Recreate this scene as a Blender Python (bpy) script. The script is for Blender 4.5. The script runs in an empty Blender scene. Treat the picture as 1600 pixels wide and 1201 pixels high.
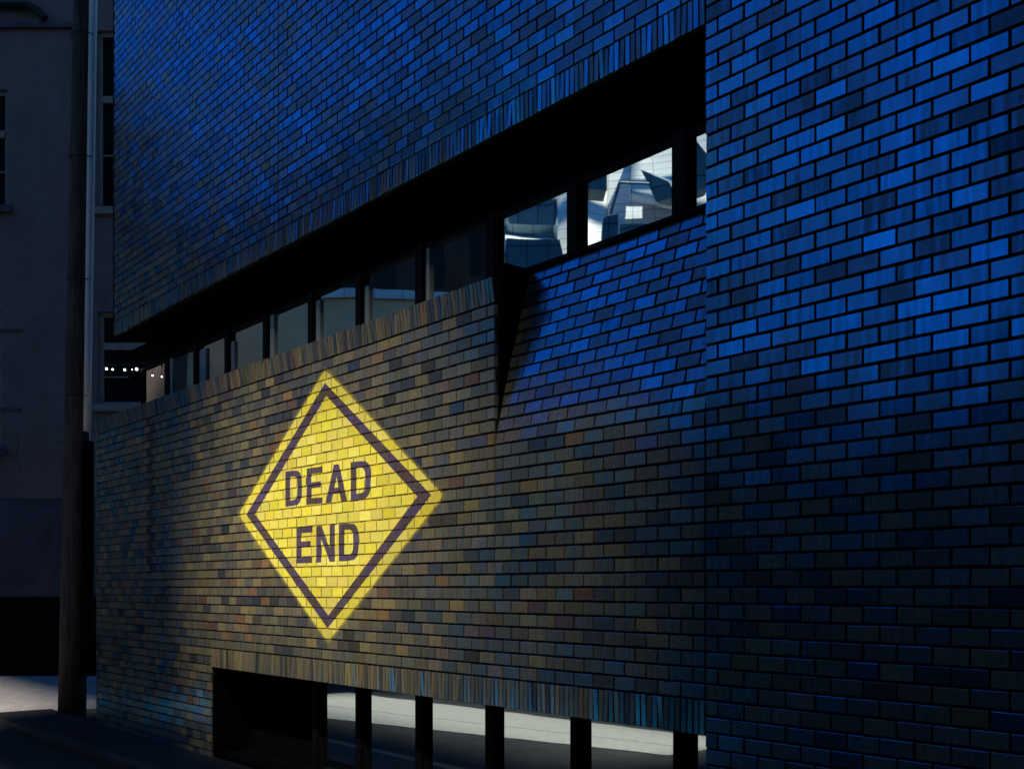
import bpy, bmesh, math, random
from mathutils import Vector, Matrix
R = random.Random(7)

# ------------------------------------------------------------------ camera, light, exposure
scene = bpy.context.scene
F_PX, VP_X, HOR = 1659.0, -565.0, 917.0          # focal length and vanishing point, in photo pixels (1600 wide)
H = 0.1016                                        # one brick course
W = 2 * H                                         # one stretcher
EYE = 1.99
TT = (800 - VP_X) / F_PX
TH = math.atan(TT)
D = H * math.cos(TH) / 0.01508                    # camera to wall plane
cam_d = bpy.data.cameras.new('camera')
cam = bpy.data.objects.new('camera', cam_d)
scene.collection.objects.link(cam)
cam.location = (0, -D, EYE)
cam.rotation_euler = (math.pi/2, 0, math.pi/2 - TH)
cam_d.sensor_width = 36
cam_d.lens = F_PX / 1600 * 36
cam_d.shift_y = (HOR - 600.5) / 1600
cam_d.clip_start = 0.05
cam_d.clip_end = 2000
scene.camera = cam

SUN_E = math.radians(55)
SUN_A = math.radians(25)                          # sun turned this far to the right of the wall's normal
world = bpy.data.worlds.new('World')
scene.world = world
world.use_nodes = True
wn = world.node_tree.nodes; wl = world.node_tree.links
bg = wn['Background']
sky = wn.new('ShaderNodeTexSky')
sky.sky_type = 'NISHITA'
sky.sun_disc = False
sky.sun_elevation = SUN_E
sky.sun_rotation = math.pi - SUN_A
sky.air_density = 1.0
sky.dust_density = 0.3
sky.ozone_density = 6.0
tint = wn.new('ShaderNodeMix'); tint.data_type = 'RGBA'; tint.blend_type = 'MULTIPLY'
tint.inputs[0].default_value = 1.0
tint.inputs[7].default_value = (0.30, 0.72, 1.0, 1)     # deep blue sky, the same in every direction
wl.new(sky.outputs[0], tint.inputs[6]); wl.new(tint.outputs[2], bg.inputs[0])
bg.inputs[1].default_value = 0.075
sun_d = bpy.data.lights.new('sun', 'SUN')
sun_d.energy = 5.0
sun_d.angle = math.radians(2.1)
sun_d.color = (1.0, 0.90, 0.70)
sun = bpy.data.objects.new('sun', sun_d)
sun.rotation_euler = (math.pi/2 - SUN_E, 0, SUN_A)
sun.location = (0, -20, 40)
scene.collection.objects.link(sun)
scene.view_settings.view_transform = 'Standard'
scene.view_settings.look = 'None'
scene.view_settings.exposure = 1.0
scene.view_settings.gamma = 1.0
scene.render.engine = 'CYCLES'

# ------------------------------------------------------------------ helpers
COL = scene.collection
def tag(o, label=None, cat=None, group=None, kind=None):
    if label: o['label'] = label
    if cat: o['category'] = cat
    if group: o['group'] = group
    if kind: o['kind'] = kind
    return o
def empty(name, loc, label, cat, rz=0):
    o = bpy.data.objects.new(name, None)
    COL.objects.link(o); o.location = loc; o.rotation_euler = (0, 0, rz)
    return tag(o, label, cat)
def link(name, mesh, parent=None):
    o = bpy.data.objects.new(name, mesh)
    COL.objects.link(o)
    if parent:
        o.parent = parent
    return o
def pmesh(name, verts, faces, mats):
    me = bpy.data.meshes.new(name)
    me.from_pydata(verts, [], faces)
    for m in (mats if isinstance(mats, (list, tuple)) else [mats]):
        me.materials.append(m)
    me.update()
    return me
class MB:
    def __init__(s): s.v = []; s.f = []
    def box(s, x0, x1, y0, y1, z0, z1):
        b = len(s.v)
        s.v += [(x0,y0,z0),(x1,y0,z0),(x1,y1,z0),(x0,y1,z0),(x0,y0,z1),(x1,y0,z1),(x1,y1,z1),(x0,y1,z1)]
        s.f += [tuple(b+i for i in q) for q in ((0,3,2,1),(4,5,6,7),(0,1,5,4),(1,2,6,5),(2,3,7,6),(3,0,4,7))]
        return s
    def poly_prism(s, pts0, pts1):
        b = len(s.v); n = len(pts0)
        s.v += list(pts0) + list(pts1)
        s.f.append(tuple(b+i for i in range(n))[::-1])
        s.f.append(tuple(b+n+i for i in range(n)))
        for i in range(n):
            j = (i+1) % n
            s.f.append((b+i, b+j, b+n+j, b+n+i))
        return s
    def tube(s, pts, radii, seg=10, cap=True):
        rings = []
        for i, p in enumerate(pts):
            p = Vector(p)
            a = Vector(pts[max(i-1,0)]); c = Vector(pts[min(i+1,len(pts)-1)])
            d = (c-a).normalized()
            up = Vector((0,0,1)) if abs(d.z) < 0.9 else Vector((1,0,0))
            e1 = d.cross(up).normalized(); e2 = d.cross(e1)
            r = radii if isinstance(radii,(int,float)) else radii[i]
            b = len(s.v)
            for k in range(seg):
                an = 2*math.pi*k/seg
                s.v.append(tuple(p + e1*math.cos(an)*r + e2*math.sin(an)*r))
            rings.append(b)
        for a, c in zip(rings, rings[1:]):
            for k in range(seg):
                k2 = (k+1) % seg
                s.f.append((a+k, a+k2, c+k2, c+k))
        if cap:
            s.f.append(tuple(rings[0]+k for k in range(seg))[::-1])
            s.f.append(tuple(rings[-1]+k for k in range(seg)))
        return s
    def sphere(s, c, r, nu=10, nv=6):
        b = len(s.v)
        for j in range(1, nv):
            ph = math.pi*j/nv
            for i in range(nu):
                th = 2*math.pi*i/nu
                s.v.append((c[0]+r*math.sin(ph)*math.cos(th), c[1]+r*math.sin(ph)*math.sin(th), c[2]+r*math.cos(ph)))
        t = len(s.v); s.v.append((c[0],c[1],c[2]+r)); s.v.append((c[0],c[1],c[2]-r))
        for j in range(nv-2):
            for i in range(nu):
                i2 = (i+1) % nu
                s.f.append((b+j*nu+i, b+(j+1)*nu+i, b+(j+1)*nu+i2, b+j*nu+i2))
        for i in range(nu):
            i2 = (i+1) % nu
            s.f.append((t, b+i, b+i2))
            s.f.append((t+1, b+(nv-2)*nu+i2, b+(nv-2)*nu+i))
        return s
    def build(s, name, mat, parent=None, smooth=False):
        me = pmesh(name, s.v, s.f, mat)
        if smooth:
            me.polygons.foreach_set('use_smooth', [True]*len(me.polygons))
        return link(name, me, parent)

def px_X(x, rec=0.0):                             # photo column -> world X on the plane Y = rec
    u = (x - 800) / F_PX
    return -(D + rec) * (1 - u*TT) / (u + TT)
def px_depth(x, rec=0.0):
    return (D + rec) * F_PX / (math.cos(TH) * (x - VP_X))
def px_wall(x, y, rec=0.0):                       # photo pixel -> (X, Z) on the plane Y = rec
    return px_X(x, rec), EYE + (HOR - y) / F_PX * px_depth(x, rec)
FWD = Vector((-math.cos(TH), math.sin(TH), 0)); RGT = Vector((math.sin(TH), math.cos(TH), 0))
def at_depth(x, y, z):
    return Vector((0, -D, EYE)) + FWD*z + RGT*((x-800)/F_PX*z) + Vector((0,0,1))*((HOR-y)/F_PX*z)
def zk(k): return EYE + k*H

# ------------------------------------------------------------------ materials
def new_mat(name):
    m = bpy.data.materials.new(name); m.use_nodes = True
    nt = m.node_tree
    return m, nt, nt.nodes['Principled BSDF']
def noise(nt, scale, detail=4, rough=.6, coord='Object', vec_scale=None):
    tc = nt.nodes.new('ShaderNodeTexCoord')
    n = nt.nodes.new('ShaderNodeTexNoise')
    n.inputs['Scale'].default_value = scale; n.inputs['Detail'].default_value = detail; n.inputs['Roughness'].default_value = rough
    if coord == 'World':
        g = nt.nodes.new('ShaderNodeNewGeometry'); src = g.outputs['Position']
    else:
        src = tc.outputs[coord]
    if vec_scale:
        mp = nt.nodes.new('ShaderNodeMapping'); mp.inputs['Scale'].default_value = vec_scale
        nt.links.new(src, mp.inputs[0]); src = mp.outputs[0]
    nt.links.new(src, n.inputs['Vector'])
    return n
def ramp(nt, fac, stops):
    r = nt.nodes.new('ShaderNodeValToRGB')
    els = r.color_ramp.elements
    while len(els) < len(stops): els.new(0.5)
    for e, (p, c) in zip(els, stops):
        e.position = p; e.color = (*c, 1) if len(c) == 3 else c
    nt.links.new(fac, r.inputs[0])
    return r
def simple(name, col, rough=.8, var=.35, scale=6, spec=.3, bump=0, coord='World', vs=None, metallic=0):
    m, nt, b = new_mat(name)
    n = noise(nt, scale, 5, .65, coord, vs)
    lo = tuple(c*(1-var) for c in col); hi = tuple(min(1,c*(1+var)) for c in col)
    r = ramp(nt, n.outputs[0], [(.3, lo), (.7, hi)])
    nt.links.new(r.outputs[0], b.inputs['Base Color'])
    b.inputs['Roughness'].default_value = rough
    b.inputs['Specular IOR Level'].default_value = spec
    b.inputs['Metallic'].default_value = metallic
    if bump:
        bp = nt.nodes.new('ShaderNodeBump'); bp.inputs['Strength'].default_value = bump; bp.inputs['Distance'].default_value = .02
        nt.links.new(n.outputs[0], bp.inputs['Height']); nt.links.new(bp.outputs[0], b.inputs['Normal'])
    return m

def brick_material():
    m, nt, b = new_mat('glazed_brick')
    L = nt.links.new
    at = nt.nodes.new('ShaderNodeAttribute'); at.attribute_name = 'tone'
    n1 = noise(nt, 38, 5, .65, 'World')
    n2 = noise(nt, 9, 3, .6, 'World', (1, 1, .6))
    mul = nt.nodes.new('ShaderNodeMix'); mul.data_type = 'RGBA'; mul.blend_type = 'MULTIPLY'; mul.inputs[0].default_value = 1
    n3 = noise(nt, 30, 3, .6, 'World', (1.0, 1.0, .08))
    r1 = ramp(nt, n1.outputs[0], [(.25, (.72,.72,.72)), (.75, (1.25,1.25,1.25))])
    L(at.outputs['Color'], mul.inputs[6]); L(r1.outputs[0], mul.inputs[7])
    L(mul.outputs[2], b.inputs['Base Color'])
    b.inputs['IOR'].default_value = 3.6
    tint = nt.nodes.new('ShaderNodeMix'); tint.data_type = 'RGBA'
    tint.inputs[6].default_value = (0.04, 0.52, 1.0, 1)
    tint.inputs[7].default_value = (0.0, 0.32, 1.0, 1)
    L(n3.outputs[0], tint.inputs[0])
    L(tint.outputs[2], b.inputs['Specular Tint'])
    # each brick has its own glaze thickness (alpha of the tone attribute)
    mr = nt.nodes.new('ShaderNodeMapRange'); mr.inputs[3].default_value = .12; mr.inputs[4].default_value = .94
    sw = nt.nodes.new('ShaderNodeMapRange'); sw.inputs[1].default_value = .3; sw.inputs[2].default_value = .7; sw.inputs[3].default_value = -.34; sw.inputs[4].default_value = .34
    L(n3.outputs[0], sw.inputs[0])
    ad = nt.nodes.new('ShaderNodeMath'); ad.operation = 'ADD'; L(at.outputs['Alpha'], ad.inputs[0]); L(sw.outputs[0], ad.inputs[1])
    n4 = noise(nt, .55, 4, .6, 'World')                 # broad patches of varying gloss
    s4 = nt.nodes.new('ShaderNodeMapRange'); s4.inputs[1].default_value = .3; s4.inputs[2].default_value = .7; s4.inputs[3].default_value = -.26; s4.inputs[4].default_value = .22
    L(n4.outputs[0], s4.inputs[0])
    ad0 = ad; ad = nt.nodes.new('ShaderNodeMath'); ad.operation = 'ADD'; L(ad0.outputs[0], ad.inputs[0]); L(s4.outputs[0], ad.inputs[1])
    L(ad.outputs[0], mr.inputs[0]); L(mr.outputs[0], b.inputs['Specular IOR Level'])
    rr = nt.nodes.new('ShaderNodeMapRange'); rr.inputs[1].default_value = .3; rr.inputs[2].default_value = .7
    rr.inputs[3].default_value = .17; rr.inputs[4].default_value = .25
    L(n1.outputs[0], rr.inputs[0]); L(rr.outputs[0], b.inputs['Roughness'])
    bp = nt.nodes.new('ShaderNodeBump'); bp.inputs['Strength'].default_value = .03; bp.inputs['Distance'].default_value = .003
    L(n1.outputs[0], bp.inputs['Height']); L(bp.outputs[0], b.inputs['Normal'])
    return m
M = {}
M['brick'] = brick_material()
M['mortar'] = simple('dark_mortar', (.018,.017,.019), .95, .4, 40, .1, .3)
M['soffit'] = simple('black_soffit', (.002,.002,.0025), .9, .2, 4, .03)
M['frame'] = simple('black_frame', (.003,.003,.004), .6, .2, 8, .08)
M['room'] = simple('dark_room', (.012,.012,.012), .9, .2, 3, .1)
M['blind'] = simple('interior_panel', (.42,.40,.36), .8, .15, 2, .2)
M['refl'] = simple('pale_reflection', (.34,.36,.34), .6, .1, 3, .3)
def paint_mat(name, col, var, alpha=1):
    m, nt, b = new_mat(name)
    at = nt.nodes.new('ShaderNodeAttribute'); at.attribute_name = 'coat'
    n = noise(nt, 22, 6, .7, 'World')
    r = ramp(nt, n.outputs[0], [(.3, tuple(c*(1-var) for c in col)), (.65, tuple(min(1, c*(1+var*.5)) for c in col))])
    mul = nt.nodes.new('ShaderNodeMix'); mul.data_type = 'RGBA'; mul.blend_type = 'MULTIPLY'; mul.inputs[0].default_value = 1
    nt.links.new(r.outputs[0], mul.inputs[6]); nt.links.new(at.outputs['Color'], mul.inputs[7])
    nt.links.new(mul.outputs[2], b.inputs['Base Color'])
    b.inputs['Roughness'].default_value = .6; b.inputs['Specular IOR Level'].default_value = .2
    if alpha < 1:
        rr = ramp(nt, n.outputs[0], [(.35, (alpha*.5,)*3), (.65, (min(1, alpha*1.5),)*3)])
        nt.links.new(rr.outputs[0], b.inputs['Alpha'])
    return m
M['yellow'] = paint_mat('yellow_paint', (.74,.66,.095), .14)
M['glow1'] = paint_mat('yellow_glow', (.78,.64,.07), .12, .42)
M['glow2'] = paint_mat('faint_glow', (.78,.64,.07), .12, .13)
M['black_paint'] = paint_mat('dark_paint', (.085,.062,.092), .3)
M['asphalt'] = simple('asphalt', (.022,.022,.024), .85, .35, 3, .2, .3)
M['sunlit_conc'] = simple('sunlit_concrete', (.25,.25,.245), .85, .14, 9, .2, .2)
M['paving'] = simple('worn_paving', (.20,.19,.20), .9, .25, 7, .2, .2)
M['pavement'] = simple('dark_pavement', (.008,.008,.009), .7, .4, 6, .3, .3)
M['kerb'] = simple('kerb_stone', (.030,.030,.034), .35, .25, 5, .5, .2)
M['dark_conc'] = simple('dark_facade', (.022,.022,.025), .9, .3, .5, .1)
M['baffle'] = simple('baffle_concrete', (.05,.05,.052), .9, .3, .3, .1)
M['metal'] = simple('pale_metal_cladding', (.72,.74,.74), .5, .12, .8, .4, 0, 'World', (1, 1, 6))
M['slate'] = simple('blue_slate_cladding', (.10,.19,.25), .6, .2, .6, .3)
def seams(m, w, h, dark):
    nt = m.node_tree; b = nt.nodes['Principled BSDF']
    src = b.inputs['Base Color'].links[0].from_socket
    g = nt.nodes.new('ShaderNodeNewGeometry'); sp = nt.nodes.new('ShaderNodeSeparateXYZ'); cb = nt.nodes.new('ShaderNodeCombineXYZ')
    ad = nt.nodes.new('ShaderNodeMath'); ad.operation = 'SUBTRACT'
    nt.links.new(g.outputs['Position'], sp.inputs[0]); nt.links.new(sp.outputs[0], ad.inputs[0]); nt.links.new(sp.outputs[1], ad.inputs[1])
    nt.links.new(ad.outputs[0], cb.inputs[0]); nt.links.new(sp.outputs[2], cb.inputs[1])
    bt = nt.nodes.new('ShaderNodeTexBrick'); bt.inputs['Scale'].default_value = 1; bt.inputs['Brick Width'].default_value = w; bt.inputs['Row Height'].default_value = h
    bt.inputs['Mortar Size'].default_value = .035; bt.offset = 0
    bt.inputs['Color1'].default_value = (.82,.82,.84,1); bt.inputs['Color2'].default_value = (1,1,1,1); bt.inputs['Mortar'].default_value = (dark,dark,dark,1)
    nt.links.new(cb.outputs[0], bt.inputs['Vector'])
    mul = nt.nodes.new('ShaderNodeMix'); mul.data_type = 'RGBA'; mul.blend_type = 'MULTIPLY'; mul.inputs[0].default_value = 1
    nt.links.new(src, mul.inputs[6]); nt.links.new(bt.outputs[0], mul.inputs[7]); nt.links.new(mul.outputs[2], b.inputs['Base Color'])
seams(M['metal'], 1.3, .55, .55); seams(M['slate'], .9, .9, .4)
M['rim'] = simple('pale_render', (.92,.58,.34), .8, .15, .6, .2)
def plaster():
    m, nt, b = new_mat('painted_brickwork')
    tc = nt.nodes.new('ShaderNodeTexCoord'); sp = nt.nodes.new('ShaderNodeSeparateXYZ'); cb = nt.nodes.new('ShaderNodeCombineXYZ')
    nt.links.new(tc.outputs['Object'], sp.inputs[0]); nt.links.new(sp.outputs[0], cb.inputs[0]); nt.links.new(sp.outputs[2], cb.inputs[1])
    bt = nt.nodes.new('ShaderNodeTexBrick'); bt.inputs['Scale'].default_value = 1; bt.inputs['Brick Width'].default_value = .22; bt.inputs['Row Height'].default_value = .075
    bt.inputs['Mortar Size'].default_value = .006
    bt.inputs['Color1'].default_value = (.93,.93,.93,1); bt.inputs['Color2'].default_value = (1,1,1,1); bt.inputs['Mortar'].default_value = (.8,.8,.8,1)
    nt.links.new(cb.outputs[0], bt.inputs['Vector'])
    n = noise(nt, .9, 6, .7, 'Object', (1, 1, .6))
    r = ramp(nt, n.outputs[0], [(.25, (.12,.080,.078)), (.7, (.20,.142,.138))])
    mul = nt.nodes.new('ShaderNodeMix'); mul.data_type = 'RGBA'; mul.blend_type = 'MULTIPLY'; mul.inputs[0].default_value = 1
    nt.links.new(r.outputs[0], mul.inputs[6]); nt.links.new(bt.outputs[0], mul.inputs[7]); nt.links.new(mul.outputs[2], b.inputs['Base Color'])
    b.inputs['Roughness'].default_value = .9; b.inputs['Specular IOR Level'].default_value = .1
    bp = nt.nodes.new('ShaderNodeBump'); bp.inputs['Strength'].default_value = .4; bp.inputs['Distance'].default_value = .01
    nt.links.new(bt.outputs[0], bp.inputs['Height']); nt.links.new(bp.outputs[0], b.inputs['Normal'])
    return m
M['plaster'] = plaster()
M['plinth'] = simple('navy_painted_wall', (.075,.06,.075), .9, .25, 2, .15, .15)
M['black'] = simple('black_shade', (.004,.004,.005), .9, .2, 2, .05)
M['trim'] = simple('weathered_trim', (.22,.18,.16), .8, .2, 5, .2)
M['wood'] = simple('weathered_wood', (.085,.060,.050), .9, .6, 5, .15, .6, 'World', (5, 5, .35))
M['conduit'] = simple('pale_conduit', (.90,.84,.82), .4, .10, 3, .4, 0, 'World', (1,1,.3))
M['cable'] = simple('black_cable', (.01,.01,.01), .6, .2, 5, .2)
m, nt, b = new_mat('lit_bulb'); b.inputs['Emission Color'].default_value = (1, .97, .95, 1); b.inputs['Emission Strength'].default_value = 2.2; M['bulb'] = m
# coated glass: partly mirror, partly see-through
m = bpy.data.materials.new('coated_glass'); m.use_nodes = True; nt = m.node_tree; nt.nodes.clear()
o_ = nt.nodes.new('ShaderNodeOutputMaterial'); tr = nt.nodes.new('ShaderNodeBsdfTransparent'); gl = nt.nodes.new('ShaderNodeBsdfGlossy')
tr.inputs[0].default_value = (.62,.72,.74,1); gl.inputs[0].default_value = (.80,.95,1.0,1); gl.inputs['Roughness'].default_value = .01
lw = nt.nodes.new('ShaderNodeLayerWeight'); lw.inputs[0].default_value = .5
mr = nt.nodes.new('ShaderNodeMapRange'); mr.inputs[3].default_value = .70; mr.inputs[4].default_value = .96
mx = nt.nodes.new('ShaderNodeMixShader')
nt.links.new(lw.outputs['Fresnel'], mr.inputs[0]); nt.links.new(mr.outputs[0], mx.inputs[0])
nt.links.new(tr.outputs[0], mx.inputs[1]); nt.links.new(gl.outputs[0], mx.inputs[2]); nt.links.new(mx.outputs[0], o_.inputs[0])
nn = nt.nodes.new('ShaderNodeTexNoise'); nn.inputs['Scale'].default_value = 1.3
gg = nt.nodes.new('ShaderNodeNewGeometry'); nt.links.new(gg.outputs['Position'], nn.inputs['Vector'])
bp = nt.nodes.new('ShaderNodeBump'); bp.inputs['Strength'].default_value = .012; bp.inputs['Distance'].default_value = .05
nt.links.new(nn.outputs[0], bp.inputs['Height']); nt.links.new(bp.outputs[0], gl.inputs['Normal'])
M['glass'] = m

# ------------------------------------------------------------------ ground, road, pavement
def sheet(name, x0, x1, y0, y1, z, mat):
    o = link(name, pmesh(name, [(x0,y0,z),(x1,y0,z),(x1,y1,z),(x0,y1,z)], [(0,1,2,3)], mat))
    return tag(o, kind='structure')
sheet('ground', -700, 700, -700, 700, -0.14, M['asphalt'])
sheet('road', -60, 60, -11.0, -0.95, -0.136, M['asphalt'])
mb = MB().box(-18.25, 12, -0.80, 0.02, -0.13, 0.0)
tag(mb.build('pavement', M['pavement']), kind='structure')
mb = MB()
x = -18.25
while x < 12:
    mb.box(x+.004, min(x+.91, 12)-.004, -0.95, -0.802, -0.135, 0.004); x += .915
tag(mb.build('kerb', M['kerb']), kind='structure')
mb = MB().box(-60, -18.26, -0.95, 30, -0.13, -0.05)
tag(mb.build('side_street_paving', M['paving']), kind='structure')
SA, SB, SC, SD = Vector((-18.6,-1.75)), Vector((-9.1,-4.0)), Vector((-9.1,-5.7)), Vector((-18.6,-5.0))
for a, c in ((0, .42), (.43, 1)):                     # pale bays, the edge of the sunlit strip put into their outline
    p = [SA.lerp(SD, a), SB.lerp(SC, a), SB.lerp(SC, c), SA.lerp(SD, c)]
    tag(MB().poly_prism([(q.x,q.y,-.135) for q in p][::-1], [(q.x,q.y,-.128) for q in p][::-1]).build('sunlit_strip', M['sunlit_conc']), kind='structure')

# ------------------------------------------------------------------ brick building
X773 = px_X(773); XJ = X773 + 10.5*W               # two vertical joints
XL, XU, XR = px_X(150), px_X(178), -0.9
XO = px_X(331)                                     # left edge of the basement window opening
KB, KT = -19.6, 104                                # base and top in courses from eye level
REC = 0.42; LEAN = 0.36; CT = 25                  # CT: top of the leaning panel
SILL0, SILL1, SOF = 22, 24, 35
bld = empty('brick_building', (px_X(700), 0, 0), 'glazed brick building with ribbon windows, filling the right of the picture', 'building')
BX = bld.location.x
def bpart(mb, name, mat):                          # mesh in world coords -> child of building
    mb.v = [(v[0]-BX, v[1], v[2]) for v in mb.v]
    return mb.build(name, mat, bld)
MO = .013                                          # mortar recess behind the brick faces
jt = .016                                          # bed joints; head joints are a little thinner
jh = .012
walls = {}
walls['lower'] = bpart(MB().box(XL+.004, X773-.006, MO, .30, zk(-9.2), zk(SILL0)).box(XL+.004, XO-.004, MO, .30, -.1, zk(-9.2)), 'lower_wall', M['mortar'])
walls['right'] = bpart(MB().box(XJ+.002, XR, MO, .60, -.1, zk(KT)), 'right_wall', M['mortar'])
walls['upper'] = bpart(MB().box(XU+.004, XJ-.006, MO, .60, zk(SOF)+.012, zk(KT)), 'upper_wall', M['mortar'])
# lower flat part and the leaning upper part of the middle panel
KL = 11
yl = LEAN
mb = MB().box(X773-.004, XJ, MO, .30, zk(-9.2), zk(KL))
zt, zb = zk(CT), zk(KL)
def lean(v): return LEAN * v**1.15                   # the panel curls back towards the window sill
prof = [(lean(i/13)+MO, zb+.001+(zt-zb-.001)*i/13) for i in range(14)] + [(.55, zt), (.55, zb+.001)]
mb.poly_prism([(X773+.001, y, z) for y, z in prof][::-1], [(XJ-.001, y, z) for y, z in prof][::-1])
walls['panel'] = bpart(mb, 'sloping_panel', M['mortar'])
# return face of the lower wall beside the leaning panel, its shade put into black
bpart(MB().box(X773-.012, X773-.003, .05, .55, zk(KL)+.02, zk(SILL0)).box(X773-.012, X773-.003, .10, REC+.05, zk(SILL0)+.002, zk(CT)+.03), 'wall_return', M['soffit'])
# soffit, head fascia, sill ledge, room shell
XW0 = XL - .02
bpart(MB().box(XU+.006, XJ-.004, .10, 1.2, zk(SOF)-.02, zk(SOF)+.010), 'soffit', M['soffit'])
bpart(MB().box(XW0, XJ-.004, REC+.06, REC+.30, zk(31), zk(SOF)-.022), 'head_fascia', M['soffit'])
bpart(MB().box(XW0+.01, X773-.02, .02, REC+.2, zk(SILL0)+.01, zk(SILL0)+.06), 'sill_ledge', M['mortar'])
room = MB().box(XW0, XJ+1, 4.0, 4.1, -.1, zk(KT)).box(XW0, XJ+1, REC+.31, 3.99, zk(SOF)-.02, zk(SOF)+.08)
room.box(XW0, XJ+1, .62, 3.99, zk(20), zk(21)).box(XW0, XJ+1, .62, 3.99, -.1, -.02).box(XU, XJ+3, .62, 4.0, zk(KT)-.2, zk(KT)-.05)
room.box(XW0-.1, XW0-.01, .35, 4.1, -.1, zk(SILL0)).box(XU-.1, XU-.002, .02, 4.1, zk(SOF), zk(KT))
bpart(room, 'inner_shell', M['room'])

bpart(MB().box(X773+.002, XJ-.003, LEAN-.035, REC-.035, zt+.004, zt+.034).box(X773+.002, XJ-.003, REC-.034, REC+.2, zt+.004, zt+.012), 'panel_sill', M['frame'])
# ---- bricks
PAL = [((.200,.163,.078), 22), ((.170,.143,.080), 26), ((.140,.118,.070), 22), ((.135,.130,.085), 12), ((.080,.070,.050), 7),
       ((.225,.140,.062), 3), ((.165,.090,.050), 3), ((.060,.054,.040), 3)]
PALW = [w for _, w in PAL]
def tone():
    c = R.choices(PAL, PALW)[0][0]
    j = R.uniform(.8, 1.2)
    return (c[0]*j*R.uniform(.93,1.07), c[1]*j*R.uniform(.95,1.05), c[2]*j*R.uniform(.93,1.07), min(1, max(0, R.gauss(.5, .24))))
CH = .0025
def brick_verts(w, h, d):                          # front face at y = 0, centred in x and z
    a, b_ = w/2, h/2
    return [(-a+CH,0,-b_+CH),(a-CH,0,-b_+CH),(a-CH,0,b_-CH),(-a+CH,0,b_-CH),
            (-a,CH,-b_),(a,CH,-b_),(a,CH,b_),(-a,CH,b_),
            (-a,d,-b_),(a,d,-b_),(a,d,b_),(-a,d,b_)]
BF = [(0,1,2,3),(4,5,1,0),(5,6,2,1),(6,7,3,2),(7,4,0,3),(8,9,5,4),(9,10,6,5),(10,11,7,6),(11,8,4,7)]
DEP = .035
# record: kind, wall, cx, cz, w, h, tilt about x, tilt about z, push, matrix or None
bricks = []
def add_brick(kind, wall, x0, x1, z0, z1, T=None, wob=1.0):
    if x1 - x0 < .03: return
    tx, tz = R.gauss(0, .013)*wob, R.gauss(0, .013)*wob
    push = R.uniform(-.0012, .0012)
    x0 += R.gauss(0,.0009); x1 += R.gauss(0,.0009); z0 += R.gauss(0,.0007); z1 += R.gauss(0,.0007)
    cx, cz = (x0+x1)/2, (z0+z1)/2
    bricks.append(dict(kind=kind, wall=wall, cx=cx, cz=cz, w=x1-x0, h=z1-z0, tx=tx, tz=tz, push=push, T=T, tone=tone()))
def brick_matrix(b):
    m = Matrix.Translation((b['cx'], b['push'], b['cz'])) @ Matrix.Rotation(b['tx'], 4, 'X') @ Matrix.Rotation(b['tz'], 4, 'Z')
    return (b['T'] @ m) if b['T'] else m
def lay(kind, wall, x0, x1, k0, k1, splits=(), holes=(), T=None):
    for k in range(k0, k1):
        ph = X773 + (0 if k % 2 == 0 else .5*W)
        edges = []
        n0 = math.floor((x0 - ph)/W) - 1
        x = ph + n0*W
        while x < x1 + W:
            if x0 < x < x1: edges.append(x)
            x += W
        edges = sorted([x0] + edges + [x1])
        cuts = [s for s, ka, kb in splits if ka <= k < kb and x0 < s < x1]
        edges = sorted(set(edges + cuts))
        edges = [e for i, e in enumerate(edges) if i == 0 or e - edges[i-1] > .02]
        z0, z1 = zk(k) + jt/2, zk(k+1) - jt/2
        for a, c in zip(edges, edges[1:]):
            if any(ha < (a+c)/2 < hb and ka <= k < kb for ha, hb, ka, kb in holes): continue
            add_brick(kind, wall, a+jh/2, c-jh/2, z0, z1, T)
def snap(x, par): 
    ph = X773 + par*.5*W
    return ph + round((x-ph)/W)*W
J432 = snap(px_X(432), 0); J234 = snap(px_X(236), 0)
XJJ = XJ
# lower wall: left of the bottom opening down to the ground, above it everywhere
lay('brick', 'lower', XL, X773, 0, SILL0, splits=[(J234, -30, 30)])
lay('brick', 'lower', XL, XJ, -7, 0, splits=[(J234, -30, 30), (XJ, -30, 30)])
lay('brick', 'lower', XL, XO, -20, -7, splits=[(J234, -30, 30)])
lay('brick', 'panel', X773, XJ, 0, KL)
for k in range(KL, CT):
    v0, v1 = (k-KL)/(CT-KL), (k+1-KL)/(CT-KL)
    al = math.atan2(lean(v1)-lean(v0), H)
    zc = zk(k+.5)
    TL = Matrix.Translation((0, (lean(v0)+lean(v1))/2, zc)) @ Matrix.Rotation(-al, 4, 'X') @ Matrix.Translation((0, 0, -zc))
    lay('panel_brick', 'panel', X773+.004, XJ, k, k+1, T=TL)
lay('brick', 'right', XJ, XR, -20, KT)
lay('brick', 'upper', XU, XJ, SOF+2, KT, splits=[(J432, 0, 200)])
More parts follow.
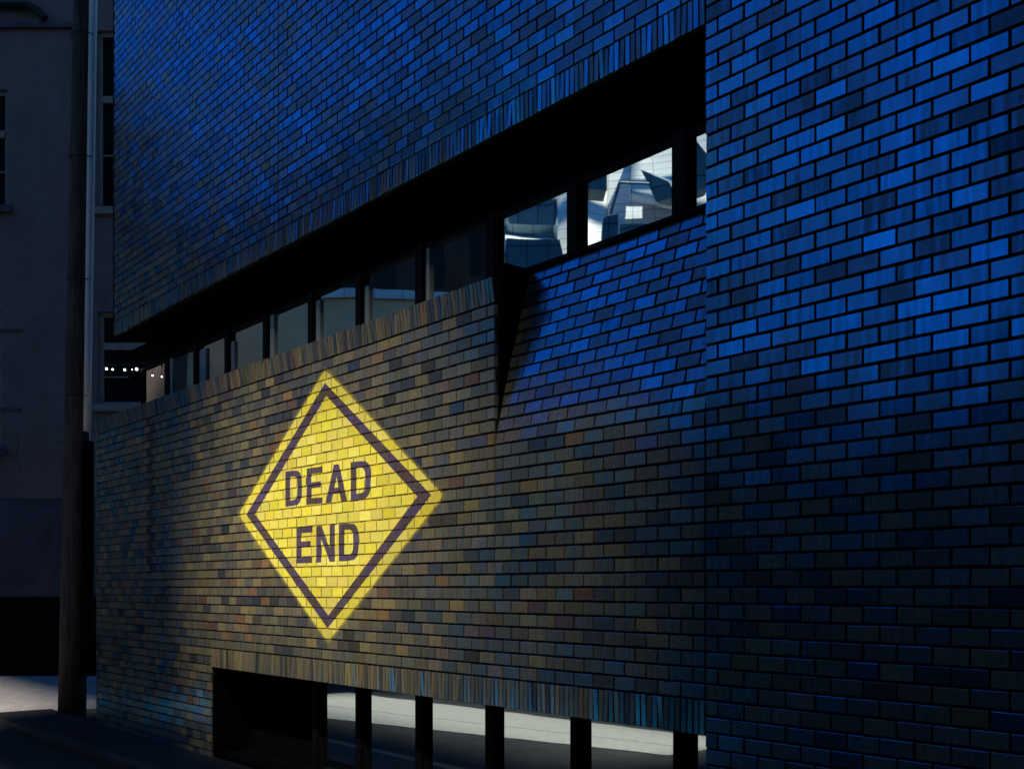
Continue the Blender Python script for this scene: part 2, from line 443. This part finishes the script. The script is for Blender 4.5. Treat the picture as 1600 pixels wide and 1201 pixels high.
# soldier courses and canted sill
def soldiers(kind, wall, x0, x1, z0, z1, pitch, T=None):
    n = max(1, round((x1-x0)/pitch)); p = (x1-x0)/n
    for i in range(n):
        add_brick(kind, wall, x0+i*p+.0045, x0+(i+1)*p-.0045, z0, z1, T, 2.2)
soldiers('soldier_brick', 'upper', XU, XJ, zk(SOF)+.004, zk(SOF+2)-jt/2, .0508)
soldiers('soldier_brick', 'lower', XO-.02, XJ, zk(-9.2), zk(-7)-jt/2, .0508)
zs = zk(SILL0)
TS = Matrix.Translation((0, 0, zs)) @ Matrix.Rotation(math.radians(8), 4, 'X') @ Matrix.Translation((0, 0, -zs))
soldiers('sill_brick', 'lower', XL, X773, zs+jt/2, zk(SILL1), .0508, TS)
bpart(MB().poly_prism([(XL,-.03+.008,zk(SILL1)-.006),(XL,.008,zs+.01),(XL,.05,zs+.01),(XL,.05,zk(SILL1)-.006)],
                      [(X773-.004,-.03+.008,zk(SILL1)-.006),(X773-.004,.008,zs+.01),(X773-.004,.05,zs+.01),(X773-.004,.05,zk(SILL1)-.006)]), 'sill_bed', M['mortar'])
bpart(MB().box(XO, XJ-.002, MO, .2, zk(-9.2)+.006, zk(-9.2)+.02), 'lintel', M['soffit'])
# screen size of each brick, largest ones in frame become objects of their own
XST = px_X(236)
for b in bricks:                                        # rusty run-off streak below the sill
    if b['wall'] == 'lower' and b['kind'] == 'brick' and abs(b['cx']-XST) < .13 and b['cz'] > zk(2):
        t = b['tone']; b['tone'] = (t[0]*.42, t[1]*.22, t[2]*.25, t[3]*.4)
def project(p):
    v = Vector(p) - Vector((0, -D, EYE))
    z = v.dot(FWD)
    if z < .1: return None
    return 800 + F_PX*v.dot(RGT)/z, HOR - F_PX*v.z/z
for b in bricks:
    mtx = brick_matrix(b); b['m'] = mtx
    c = [project(mtx @ Vector(q)) for q in ((-b['w']/2,0,-b['h']/2),(b['w']/2,0,-b['h']/2),(b['w']/2,0,b['h']/2),(-b['w']/2,0,b['h']/2))]
    b['area'] = 0
    if all(c):
        ar = abs(sum(c[i][0]*c[(i+1)%4][1]-c[(i+1)%4][0]*c[i][1] for i in range(4)))/2
        mx_, my_ = sum(q[0] for q in c)/4, sum(q[1] for q in c)/4
        if 0 < mx_ < 1600 and 0 < my_ < 1201: b['area'] = ar
byk = {}
for b in bricks: byk.setdefault(b['kind'], []).append(b)
def set_tone(me, tones, per):
    ca = me.color_attributes.new('tone', 'FLOAT_COLOR', 'POINT')
    flat = []
    for t in tones: flat += list(t)*per
    ca.data.foreach_set('color', flat)
for kind, lst in byk.items():
    lst.sort(key=lambda b: -b['area'])
    single, rest = lst[:300], lst[300:]
    while single and single[-1]['area'] == 0: rest.append(single.pop())
    variants = {}
    for b in single:
        key = (kind, round(b['w'], 2), round(b['h'], 2), R.randrange(40))
        if key not in variants:
            me = pmesh('brick_shape', brick_verts(b['w'], b['h'], DEP), BF, M['brick'])
            set_tone(me, [b['tone']], 12)
            variants[key] = me
        o = link(kind, variants[key], walls[b['wall']])
        mm = b['m'].copy(); mm.translation.x -= BX
        o.matrix_local = mm
        b['tone'] = None
    groups = {}
    for b in rest: groups.setdefault(b['wall'], []).append(b)
    if rest:
        vs, fs, tn = [], [], []
        for b in rest:
            n = len(vs)
            vs += [((q := b['m'] @ Vector(v)).x - BX, q.y, q.z) for v in brick_verts(b['w'], b['h'], DEP)]
            fs += [tuple(n+i for i in f) for f in BF]
            tn.append(b['tone'])
        me = pmesh('remaining_'+kind, vs, fs, M['brick'])
        set_tone(me, tn, 12)
        o = link('remaining_'+kind+'s', me, bld)
        o['kind'] = 'stuff'

# ---- windows
MULL = [(259,270),(302,318),(354,364),(412,427),(484,497),(560,572),(651,670),(765,780),(892,911),(1056,1081)]
mx_c = [px_X((a+c)/2, REC) for a, c in MULL]
step = (mx_c[-1]-mx_c[0])/(len(mx_c)-1)
xs = [mx_c[0]-step] + mx_c + [mx_c[-1]+step]
def window(x0, x1, z0, z1, xm, i):
    w = empty('window', (x0-BX, REC, z0), None, None)
    w.parent = bld
    # frame (four bars) and pane, in local coords
    ww, hh, fb = x1-x0, z1-z0, .035
    fr = MB().box(0, fb, -.03, .05, 0, hh).box(ww-fb, ww, -.03, .05, 0, hh).box(fb, ww-fb, -.03, .05, 0, fb).box(fb, ww-fb, -.03, .05, hh-fb, hh)
    fr.build('frame', M['frame'], w)
    MB().box(fb-.004, ww-fb+.004, .004, .012, fb-.004, hh-fb+.004).build('pane', M['glass'], w)
    return w
for i, (a, c) in enumerate(zip(xs, xs[1:])):
    c2 = min(c, XJ+.35)
    w = window(a+.05, c2-.05, zk(SILL1)-.10, zk(31), None, i)
for i, xm in enumerate(xs[1:-1]):
    hw = .048 if i not in (6, 9) else .055
    bpart(MB().box(xm-hw, xm+hw, REC-.05, REC+.09, zk(SILL1)-.10, zk(31)+.02), 'mullion', M['frame'])
# basement windows
zb0, zb1 = .05, zk(-9.2)
BM = [(559,576),(653,671),(763,782),(896,918),(1060,1081)]
bx = [px_X(499, REC)] + [px_X((a+c)/2, REC) for a, c in BM]
bx.append(bx[-1]+step)
for i, (a, c) in enumerate(zip(bx, bx[1:])):
    window(a+.05, c-.05, zb0, zb1+.02, None, i)
for xm in bx:
    bpart(MB().box(xm-.052, xm+.052, REC-.06, REC+.09, zb0, zb1+.02), 'mullion', M['frame'])
lv = bpart(MB().box(XO-.3, bx[0]-.053, REC+.05, REC+.09, zb0, zb1+.02), 'blank_panel', M['soffit'])
bpart(MB().box(XO, XJ, .02, REC+.2, -.1, .045), 'basement_sill', M['soffit'])
bpart(MB().box(XO-.003, XO+.004, .02, REC+.1, -.1, zk(-9.2)), 'opening_jamb', M['soffit'])
# pale strips beside the mullions, standing in for their reflection in the glass
for i, xm in enumerate(xs[1:8]):
    ww = (.07, .20, .08, .09, .08, .07, .05)[i]
    bpart(MB().box(xm+.085, xm+.085+ww, REC-.022, REC+.002, zk(SILL1)-.06, zk(30.7) - (i % 3)*.06), 'reflection_strip', M['refl'])

# ------------------------------------------------------------------ painted sign on the wall
sign_c = px_wall(511, 790)
sign = empty('painted_sign', (sign_c[0], 0, sign_c[1]), 'large yellow diamond lettered DEAD END on the brick wall', 'sign')
lower_bricks = [b for b in bricks if b['wall'] == 'lower' and b['kind'] == 'brick']
def clip(poly, x0, x1, z0, z1):
    for ax, lim, sg in ((0,x0,1),(0,x1,-1),(1,z0,1),(1,z1,-1)):
        out = []
        for i in range(len(poly)):
            p, q = poly[i], poly[(i+1) % len(poly)]
            dp, dq = sg*(p[ax]-lim), sg*(q[ax]-lim)
            if dp >= 0: out.append(p)
            if (dp >= 0) != (dq >= 0):
                t = dp/(dp-dq); out.append((p[0]+(q[0]-p[0])*t, p[1]+(q[1]-p[1])*t))
        poly = out
        if len(poly) < 3: return []
    return poly
def paint(name, polys_px, mat, lift):
    vs, fs, ct = [], [], []
    for pp in polys_px:
        pw = [px_wall(*p) for p in pp]
        ar = sum(pw[i][0]*pw[(i+1)%len(pw)][1]-pw[(i+1)%len(pw)][0]*pw[i][1] for i in range(len(pw)))
        if ar < 0: pw = pw[::-1]
        xa, xb = min(p[0] for p in pw), max(p[0] for p in pw); za, zb_ = min(p[1] for p in pw), max(p[1] for p in pw)
        for b in lower_bricks:
            hx, hz = b['w']/2-.0005, b['h']/2-.0005
            if b['cx']+hx < xa or b['cx']-hx > xb or b['cz']+hz < za or b['cz']-hz > zb_: continue
            c = clip(pw, b['cx']-hx, b['cx']+hx, b['cz']-hz, b['cz']+hz)
            if len(c) < 3: continue
            n = len(vs)
            for (x, z) in c:
                # follow the tilted face of this brick
                lx, lz = (x-b['cx']), (z-b['cz'])
                y = (b['m'] @ Vector((lx, 0, lz))).y - lift
                vs.append((x-sign_c[0], y, z-sign_c[1]))
            fs.append(tuple(range(n, n+len(c))))
            g = b.setdefault('coat', (R.uniform(.82,1.08), R.uniform(.85,1.08), R.uniform(.6,1.5)))
            ct += [(g[0], g[0]*(.5+.5*g[1]), g[0]*g[2], 1)]*len(c)
        n = len(vs)                                   # the same paint down in the joints
        vs += [(p[0]-sign_c[0], MO-.007-lift*1.5, p[1]-sign_c[1]) for p in pw]
        fs.append(tuple(range(n, n+len(pw))))
        ct += [(.80, .68, .6, 1)]*len(pw)                # thinner, browner paint over the mortar
    me = pmesh(name, vs, fs, mat)
    ca = me.color_attributes.new('coat', 'FLOAT_COLOR', 'POINT')
    ca.data.foreach_set('color', [q for t in ct for q in t])
    return link(name, me, sign)
def rounded(pts, r):                                   # cut the corners of a polygon
    out = []
    n = len(pts)
    for i in range(n):
        p, a, c = Vector(pts[i]), Vector(pts[i-1]), Vector(pts[(i+1) % n])
        p0, p1 = p + (a-p)*r, p + (c-p)*r
        for t in (0, .25, .5, .75, 1):
            q = (1-t)**2*p0 + 2*t*(1-t)*p + t*t*p1
            out.append((q.x, q.y))
    return out
OUT = [(508,577),(693,774),(512,1002),(373,804)]
paint('yellow_field', [rounded(OUT, .035)], M['yellow'], .0006)
def grow(pts, g):
    c = Vector((511, 789)); return [tuple(c + (Vector(p)-c)*g) for p in pts]
rings = [rounded(grow(OUT, g), .035) for g in (1.0, 1.012, 1.03)]  # soft glow round the sign, put into two thin yellow rings
for q, mname in ((0, 'glow1'), (1, 'glow2')):
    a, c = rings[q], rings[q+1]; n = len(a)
    paint('glow_ring', [[a[i], a[(i+1) % n], c[(i+1) % n], c[i]] for i in range(n)], M[mname], .0004)
B0 = [(508,598),(674,773),(512,981),(385,803.5)]; B1 = [(510,618),(652,775.5),(513,961),(398.5,803)]
paint('dark_border', [[B0[i], B0[(i+1)%4], B1[(i+1)%4], B1[i]] for i in range(4)], M['black_paint'], .0011)
def S(q): return (350+q[0]/2.669, 560+q[1]/2.669)
def letter(ch, x0, x1, top, bot):
    st = .30
    sv = .165
    def P(u, v):                                       # u 0..1 across, v 0..1 up
        x = x0+(x1-x0)*u
        return S((x, bot(x)+(top(x)-bot(x))*v))
    def rect(u0, u1, v0, v1): return [P(u0,v0),P(u1,v0),P(u1,v1),P(u0,v1)]
    if ch == 'E':
        return [rect(0,st,0,1), rect(st,1,0,sv), rect(st,1,1-sv,1), rect(st,.9,.5-sv/2+.02,.5+sv/2+.02)]
    if ch == 'N':
        return [rect(0,.27,0,1), rect(.73,1,0,1), [P(.27,1),P(.27,.62),P(.73,0),P(.73,.38)]]
    if ch == 'A':
        return [[P(0,0),P(.27,0),P(.62,1),P(.38,1)], [P(.73,0),P(1,0),P(.62,1),P(.505,.66)], [P(.30,.22),P(.70,.22),P(.66,.38),P(.35,.38)]]
    if ch == 'D':
        out = [rect(0,.28,0,1)]
        def arc(ru, rv, cu):
            pts = []
            for i in range(9):
                a = -math.pi/2 + math.pi*i/8
                ca, sa = math.cos(a), math.sin(a)
                e = .62
                pts.append((cu+ru*math.copysign(abs(ca)**e, ca), .5+rv*math.copysign(abs(sa)**e, sa)))
            return pts
        o, i_ = arc(.58, .5, .42), arc(.30, .5-sv, .42)
        out += [[P(.28,0),P(.42,0),P(.42,sv),P(.28,sv)], [P(.28,1-sv),P(.42,1-sv),P(.42,1),P(.28,1)]]
        for k in range(8):
            out.append([P(*o[k]), P(*o[k+1]), P(*i_[k+1]), P(*i_[k])])
        return out
t1 = lambda x: 471-(x-256)*.142; b1 = lambda x: 617-(x-256)*.092
t2 = lambda x: 704-(x-302)*.080; b2 = lambda x: 854-(x-302)*.050
for ch, a, c, t_, b_ in (('D',256,326,t1,b1),('E',345,411,t1,b1),('A',424,514,t1,b1),('D',529,613,t1,b1),
                         ('E',302,369,t2,b2),('N',385,462,t2,b2),('D',479,563,t2,b2)):
    paint('letter', letter(ch, a, c, t_, b_), M['black_paint'], .0011)

# ------------------------------------------------------------------ utility pole
pb = at_depth(112, 1112, 17.0); pb.z = -.14
ptp = at_depth(136, -300, 17.0)
pole = empty('utility_pole', tuple(pb), 'weathered wooden utility pole with a pale conduit at the left edge', 'pole')
dv = ptp - pb
pts = [tuple(dv*t + Vector((0,0,-.3))*(1-t)) for t in (0, .15, .3, .45, .6, .75, .9, 1)]
mb = MB(); mb.tube(pts, [.215-.07*t for t in (0, .15, .3, .45, .6, .75, .9, 1)], 20)
sh = mb.build('shaft', M['wood'], pole, True)
def on_pole(y, off, back=0):                            # a point beside the shaft at photo row y
    c = at_depth(112 + (136-112)*(1112-y)/1412, y, 17.0)
    return c - pb + RGT*off - FWD*back
mb = MB(); mb.tube([tuple(on_pole(y, .175+.012*(y/675), .06)) for y in (-250, 0, 200, 400, 560, 675)], .066, 12)
mb.build('conduit', M['conduit'], pole, True)
for y in (60, 250, 440, 620):
    c0 = on_pole(y, 0)
    mb = MB()
    r = .20
    mb.tube([tuple(c0 + RGT*(r*math.cos(a)+.03) - FWD*(r*math.sin(a)+.02)) for a in [math.pi*i/10 for i in range(-1, 12)]], .008, 6)
    mb.build('strap', M['cable'], pole)
mb = MB(); mb.tube([tuple(on_pole(y, .235, .04)) for y in (676, 760, 840, 935)], .012, 8)
mb.build('ground_wire', M['conduit'], pole)
mb = MB(); mb.tube([tuple(on_pole(y, .20+.05*(y-690)/360, .05)) for y in (690, 780, 870, 960, 1050)], .10, 12)  # black tube in place of the shade between pole and wall
mb.build('pole_shade', M['black'], pole, True)

# ------------------------------------------------------------------ background building (faces the camera)
ZB = 24.5
base = at_depth(100, HOR, ZB); base.z = 0
house = empty('background_building', tuple(base), 'dim grey painted building at the far left behind the pole', 'building', math.pi/2-TH)
def hx(x): return (x-100)/F_PX*ZB                        # local x from photo column
def hz(y): return EYE + (HOR-y)/F_PX*ZB
HX0, HX1 = hx(-900), hx(700)
wins = [(hx(-70), hx(11), hz(322), hz(140)), (hx(151), hx(238), hz(325), hz(48)), (hx(153), hx(238), hz(632), hz(487)), (hx(-70), hx(3), hz(700), hz(486))]
def wall_with_holes(x0, x1, z0, z1, holes, y0, y1):
    mb = MB()
    xs_ = sorted({x0, x1, *[h[0] for h in holes], *[h[1] for h in holes]})
    zs_ = sorted({z0, z1, *[h[2] for h in holes], *[h[3] for h in holes]})
    for a, c in zip(xs_, xs_[1:]):
        for e, g in zip(zs_, zs_[1:]):
            mx_, mz_ = (a+c)/2, (e+g)/2
            if any(h[0] < mx_ < h[1] and h[2] < mz_ < h[3] for h in holes): continue
            mb.box(a, c, y0, y1, e, g)
    return mb
ZT = hz(778)
wall_with_holes(HX0, HX1, ZT, 17, wins, 0, .35).build('wall', M['plaster'], house)
MB().box(HX0, HX1, -.012, .35, hz(932), ZT-.002).build('painted_band', M['plinth'], house)
MB().box(HX0, HX1, -.05, .35, -.14, hz(932)-.002).build('base_plinth', M['black'], house)
MB().box(HX0, HX1, .9, 1.0, -.1, 17).build('inner_shell', M['room'], house)
for x0, x1, z0, z1 in wins:
    w = empty('window', (x0, 0, z0), None, None); w.parent = house
    ww, hh = x1-x0, z1-z0
    MB().box(0, .09, .10, .2, 0, hh).box(ww-.09, ww, .10, .2, 0, hh).box(.09, ww-.09, .10, .2, 0, .08).box(.09, ww-.09, .10, .2, hh-.10, hh).build('frame', M['trim'], w)
    if hh > 2:
        MB().box(.09, ww-.09, .09, .19, hh*.30, hh*.30+.03).build('glazing_bar', M['trim'], w)
        MB().box(.09, ww-.09, .07, .21, hh*.60, hh*.60+.16).build('meeting_rail', M['trim'], w)
    MB().box(.088, ww-.088, .16, .17, .078, hh-.098).build('pane', M['frame'], w)
    MB().box(-.12, ww+.12, -.12, .3, -.16, -.002).build('sill', M['plinth'] if x0 < 0 else M['trim'], w)
MB().box(HX0, hx(120), -.10, -.002, hz(46), hz(38)).build('ledge', M['plinth'], house)
mb = MB(); mb.tube([(hx(-200), -.12, hz(10)), (hx(48), -.12, hz(13)), (hx(60), -.12, hz(20)), (hx(74), -.12, hz(34))], [.085]*4, 10)
mb.build('drain_pipe', M['cable'], house)
for (xa, xb, yy) in ((-60, 36, 516), (-60, 34, 639)):
    MB().box(hx(xa), hx(xb), -.03, -.002, hz(yy+2), hz(yy-2)).build('rusted_strip', M['plinth'], house)
def scrawl(pts_):
    vs, fs = [], []
    for i, (x, y) in enumerate(pts_):
        a = Vector(pts_[max(0,i-1)]); c = Vector(pts_[min(len(pts_)-1,i+1)]); d = (c-a).normalized(); n = Vector((-d.y, d.x))
        for s in (-1, 1):
            q = Vector((x, y)) + n*s*1.1; vs.append((hx(q.x), -.003, hz(q.y)))
        if i: fs.append((2*i-2, 2*i-1, 2*i+1, 2*i))
    link('scrawl', pmesh('scrawl', vs, fs, M['plinth']), house)
scrawl([(28,683),(29,695),(28,707),(25,714),(21,714),(19,708)])
scrawl([(26,722),(30,727),(31,733),(28,736)])
scrawl([(90,690),(94,689),(96,692)])

# ------------------------------------------------------------------ string of bulbs between pole and building corner
pA = at_depth(146, 566, 16.9); pB = Vector((px_X(262, .35), .35, 0)); pB.z = EYE + (HOR-560)/F_PX*px_depth(262, .35)
sl = empty('string_light', tuple(pA), 'string of small lit white bulbs beside the far window corner', 'string light')
def sag(t): return (pB-pA)*t + Vector((0,0,-.06*math.sin(math.pi*t)))
mb = MB(); mb.tube([tuple(sag(i/16)) for i in range(17)], .006, 6); mb.build('wire', M['cable'], sl)
for t in (.20, .29, .46, .56, .62, .82):
    p = sag(t)
    mb = MB(); mb.tube([tuple(p), tuple(p+Vector((0,0,-.05)))], .014, 8); sk = mb.build('socket', M['cable'], sl)
    mb = MB(); mb.sphere(p+Vector((0,0,-.075-(.12 if t > .8 else 0))), {.20:.019,.29:.015,.46:.018,.56:.009,.62:.020,.82:.012}[t]); mb.build('bulb', M['bulb'], sl, True)
    if t > .8:
        mb = MB(); mb.tube([tuple(p+Vector((0,0,-.05))), tuple(p+Vector((0,0,-.18)))], .004, 6); mb.build('drop_wire', M['cable'], sl)

# ------------------------------------------------------------------ across the street (seen in the glass, or added unseen to shade the wall)
def facade(name, x0, x1, y, dep, z1, mat, label, nx=0, nz=0):
    e = empty(name, ((x0+x1)/2, y-dep/2, 0), label, 'building')
    ox, oy = e.location.x, e.location.y
    MB().box(x0-ox, x1-ox, y-dep-oy, y-oy, -.14, z1).build('wall', mat, e)
    MB().box(x0-.2-ox, x1+.2-ox, y-dep-.2-oy, y+.2-oy, z1, z1+.35).build('cornice', mat, e)
    for i in range(nx):
        for j in range(nz):
            a = x0 + (x1-x0)*(i+.25)/nx; c = x0 + (x1-x0)*(i+.75)/nx
            b0 = z1*(j+.3)/nz; b1 = z1*(j+.8)/nz
            w = MB().box(a-ox, c-ox, y-.0-oy, y+.03-oy, b0, b1).build('window', M['frame'], e)
    return e
facade('sky_blocker', -11.2, -0.1, -21, 6, 21, M['dark_conc'], 'unseen dark block added across the street to cut the sky light', 4, 6)  # added out of view to keep sky light off the wall
facade('sky_blocker', 0.3, 30, -21, 6, 30, M['dark_conc'], 'taller unseen dark block added beside the first to cut the sky light', 8, 8)  # added higher one, also only to hold back sky light
facade('low_brick_shop', -27.0, -11.6, -21, 8, 7.5, M['dark_conc'], 'low dark shop row across the street, mirrored in the glass', 5, 1)
facade('dark_warehouse', -120, -36.5, -24, 10, 25, M['dark_conc'], 'tall dark warehouse across the street behind the drum wall', 20, 5)
facade('side_sky_blocker', 4.1, 40, -9.5, 4, 34, M['dark_conc'], 'tall unseen dark block added at the right to cut the sky light', 12, 8)  # added out of view to darken the right of the wall
def mir(x, y, z, dy=0):                                  # a point of the mirror image in the upper glass -> its real place
    p = at_depth(x, y, z); p.y = 2*REC - p.y + dy
    return p
def arc_wall(cx, cy, rad, a0, a1, z0, z1, th, n=48):
    vs, fs = [], []
    for i in range(n+1):
        a = a0+(a1-a0)*i/n
        for r in (rad, rad-th):
            vs += [(cx+r*math.cos(a), cy+r*math.sin(a), z0), (cx+r*math.cos(a), cy+r*math.sin(a), z1)]
    for i in range(n):
        b, c = 4*i, 4*i+4
        fs += [(b,c,c+1,b+1),(b+2,b+3,c+3,c+2),(b+1,c+1,c+3,b+3),(b,b+2,c+2,c)]
    return vs, fs
dc = mir(600, HOR, 46); zr = EYE + (HOR-452)/F_PX*34
dr = empty('drum_building', (dc.x, dc.y, 0), 'pale curved drum wall with a bright cap, mirrored in the left panes', 'building')
vs, fs = arc_wall(0, 0, 12, 0, 2*math.pi, -.1, zr-.3, .5); link('wall', pmesh('wall', vs, fs, M['rim']), dr)
vs, fs = arc_wall(0, 0, 12.15, 0, 2*math.pi, zr-.29, zr, 1.0); link('cap', pmesh('cap', vs, fs, M['metal']), dr)
# pale metal-clad hall with leaning sheets
hc = mir(960, HOR, 38)
hall = empty('metal_clad_hall', (hc.x, hc.y, 0), 'pale metal hall with leaning roof sheets, mirrored in the right panes', 'building')
HO = Vector((hc.x, hc.y, 0))
def sheet3(name, quad, mat, th=.3, bulge=0, n=8):         # quad of (x, y, depth): bottom-left, bottom-right, top-right, top-left
    P = [mir(*q) - HO for q in quad]
    nrm = (P[1]-P[0]).cross(P[3]-P[0]).normalized()
    vs, fs = [], []
    for j in range(n+1):
        for i in range(n+1):
            u, v = i/n, j/n
            p = (P[0]*(1-u)+P[1]*u)*(1-v) + (P[3]*(1-u)+P[2]*u)*v + nrm*bulge*math.sin(math.pi*v)*math.sin(math.pi*(.15+.7*u))
            vs += [tuple(p), tuple(p + nrm*th)]
    N = n+1
    ix = lambda i, j, k: 2*(j*N+i)+k
    for j in range(n):
        for i in range(n):
            fs.append((ix(i,j,0), ix(i+1,j,0), ix(i+1,j+1,0), ix(i,j+1,0)))
            fs.append((ix(i,j,1), ix(i,j+1,1), ix(i+1,j+1,1), ix(i+1,j,1)))
    for i in range(n):
        fs += [(ix(i,0,0),ix(i,0,1),ix(i+1,0,1),ix(i+1,0,0)), (ix(i,n,0),ix(i+1,n,0),ix(i+1,n,1),ix(i,n,1)),
               (ix(0,i,0),ix(0,i+1,0),ix(0,i+1,1),ix(0,i,1)), (ix(n,i,0),ix(n,i,1),ix(n,i+1,1),ix(n,i+1,0))]
    o = link(name, pmesh(name, vs, fs, mat), hall)
    if bulge: o.data.polygons.foreach_set('use_smooth', [True]*len(o.data.polygons))
    return o
sheet3('roof_sheet', [(905,470,33),(950,470,33),(948,300,42),(905,225,44)], M['metal'], bulge=.3)
sheet3('roof_sheet', [(947,470,36),(1125,430,36),(1120,245,44),(947,255,45)], M['metal'])
sheet3('roof_sheet', [(985,300,39),(1130,330,38),(1125,160,46),(990,215,47)], M['metal'], bulge=.25)
sheet3('roof_sheet', [(868,470,34),(901,460,34),(902,245,43),(870,270,43)], M['metal'])
sheet3('dormer', [(1028,317,33),(1056,306,32.6),(1046,284,32.8),(1000,264,33.2)], M['slate'], .8)
sheet3('dormer', [(1085,300,32),(1108,290,32),(1108,245,32),(1085,215,32)], M['slate'], .8)
sheet3('low_wing', [(962,470,31.5),(1125,470,30.5),(1125,352,30.5),(968,350,31.5)], M['slate'], 2.0)
sheet3('flue', [(936,480,31),(966,480,31),(965,334,31),(942,340,31)], M['slate'], .5)
sheet3('upper_block', [(905,292,32),(946,296,32),(946,250,32),(905,250,32)], M['slate'], 1.0)
sheet3('low_wing', [(784,470,33),(893,470,33),(875,375,33),(792,372,33)], M['slate'], 2.0)
sheet3('dome', [(786,350,35),(872,352,35),(872,292,37),(786,318,37)], M['slate'], 1.0, 1.2)
sheet3('terrace_slab', [(790,374,34),(866,384,34),(862,356,37.5),(790,350,37.5)], M['metal'], .4)
sheet3('terrace_slab', [(976,342,35),(1005,342,35),(1004,322,37.5),(978,322,37.5)], M['metal'], .4)
mb = MB(); mb.tube([tuple(mir(955,334,31)-HO), tuple(mir(968,284,31)-HO), tuple(mir(1013,287,31.5)-HO)], .05, 8); mb.build('stay_rail', M['slate'], hall)
# added, unseen tower further back: its opening lets one patch of sun reach the wall
TY = -30.0
SHX = -TY*math.tan(SUN_A)
def ze(z): return z - TY*math.tan(SUN_E)/math.cos(SUN_A)
gt = empty('sun_baffle', (-10+SHX, TY, 0), 'unseen, added sun-blocking tower with a high opening, behind the camera', 'building')
def gpart(name, x0, x1, za, zb_, th=.6, mat='baffle'):
    return MB().box(x0+10, x1+10, -th, 0, za, zb_).build(name, M[mat], gt)
PX0, PX1, PZ0, PZ1 = -12.1, -2.5, 1.38, 4.8
gpart('shaft', PX1, 14, -.1, ze(28), 7)
gpart('top_baffle', -38, PX1-.01, ze(PZ1), ze(28))
gpart('low_baffle', -18.2, PX1-.01, ze(-3.6), ze(PZ0))
gpart('left_baffle', -38, -20.5, ze(-9.5), ze(-1.6))
gpart('corner_baffle', -7.1, PX1-.01, ze(2.95), ze(PZ1)-.01)
gpart('street_baffle', -26, PX1-.01, ze(-26), ze(-9.5))
gpart('side_baffle', -18.2, PX0, ze(PZ0)+.01, ze(PZ1)-.01)
gpart('facade_baffle', -38, -18.21, ze(1.3), ze(PZ1)-.01)
gpart('column', -39.2, -38.01, -.1, ze(28), 1.2)
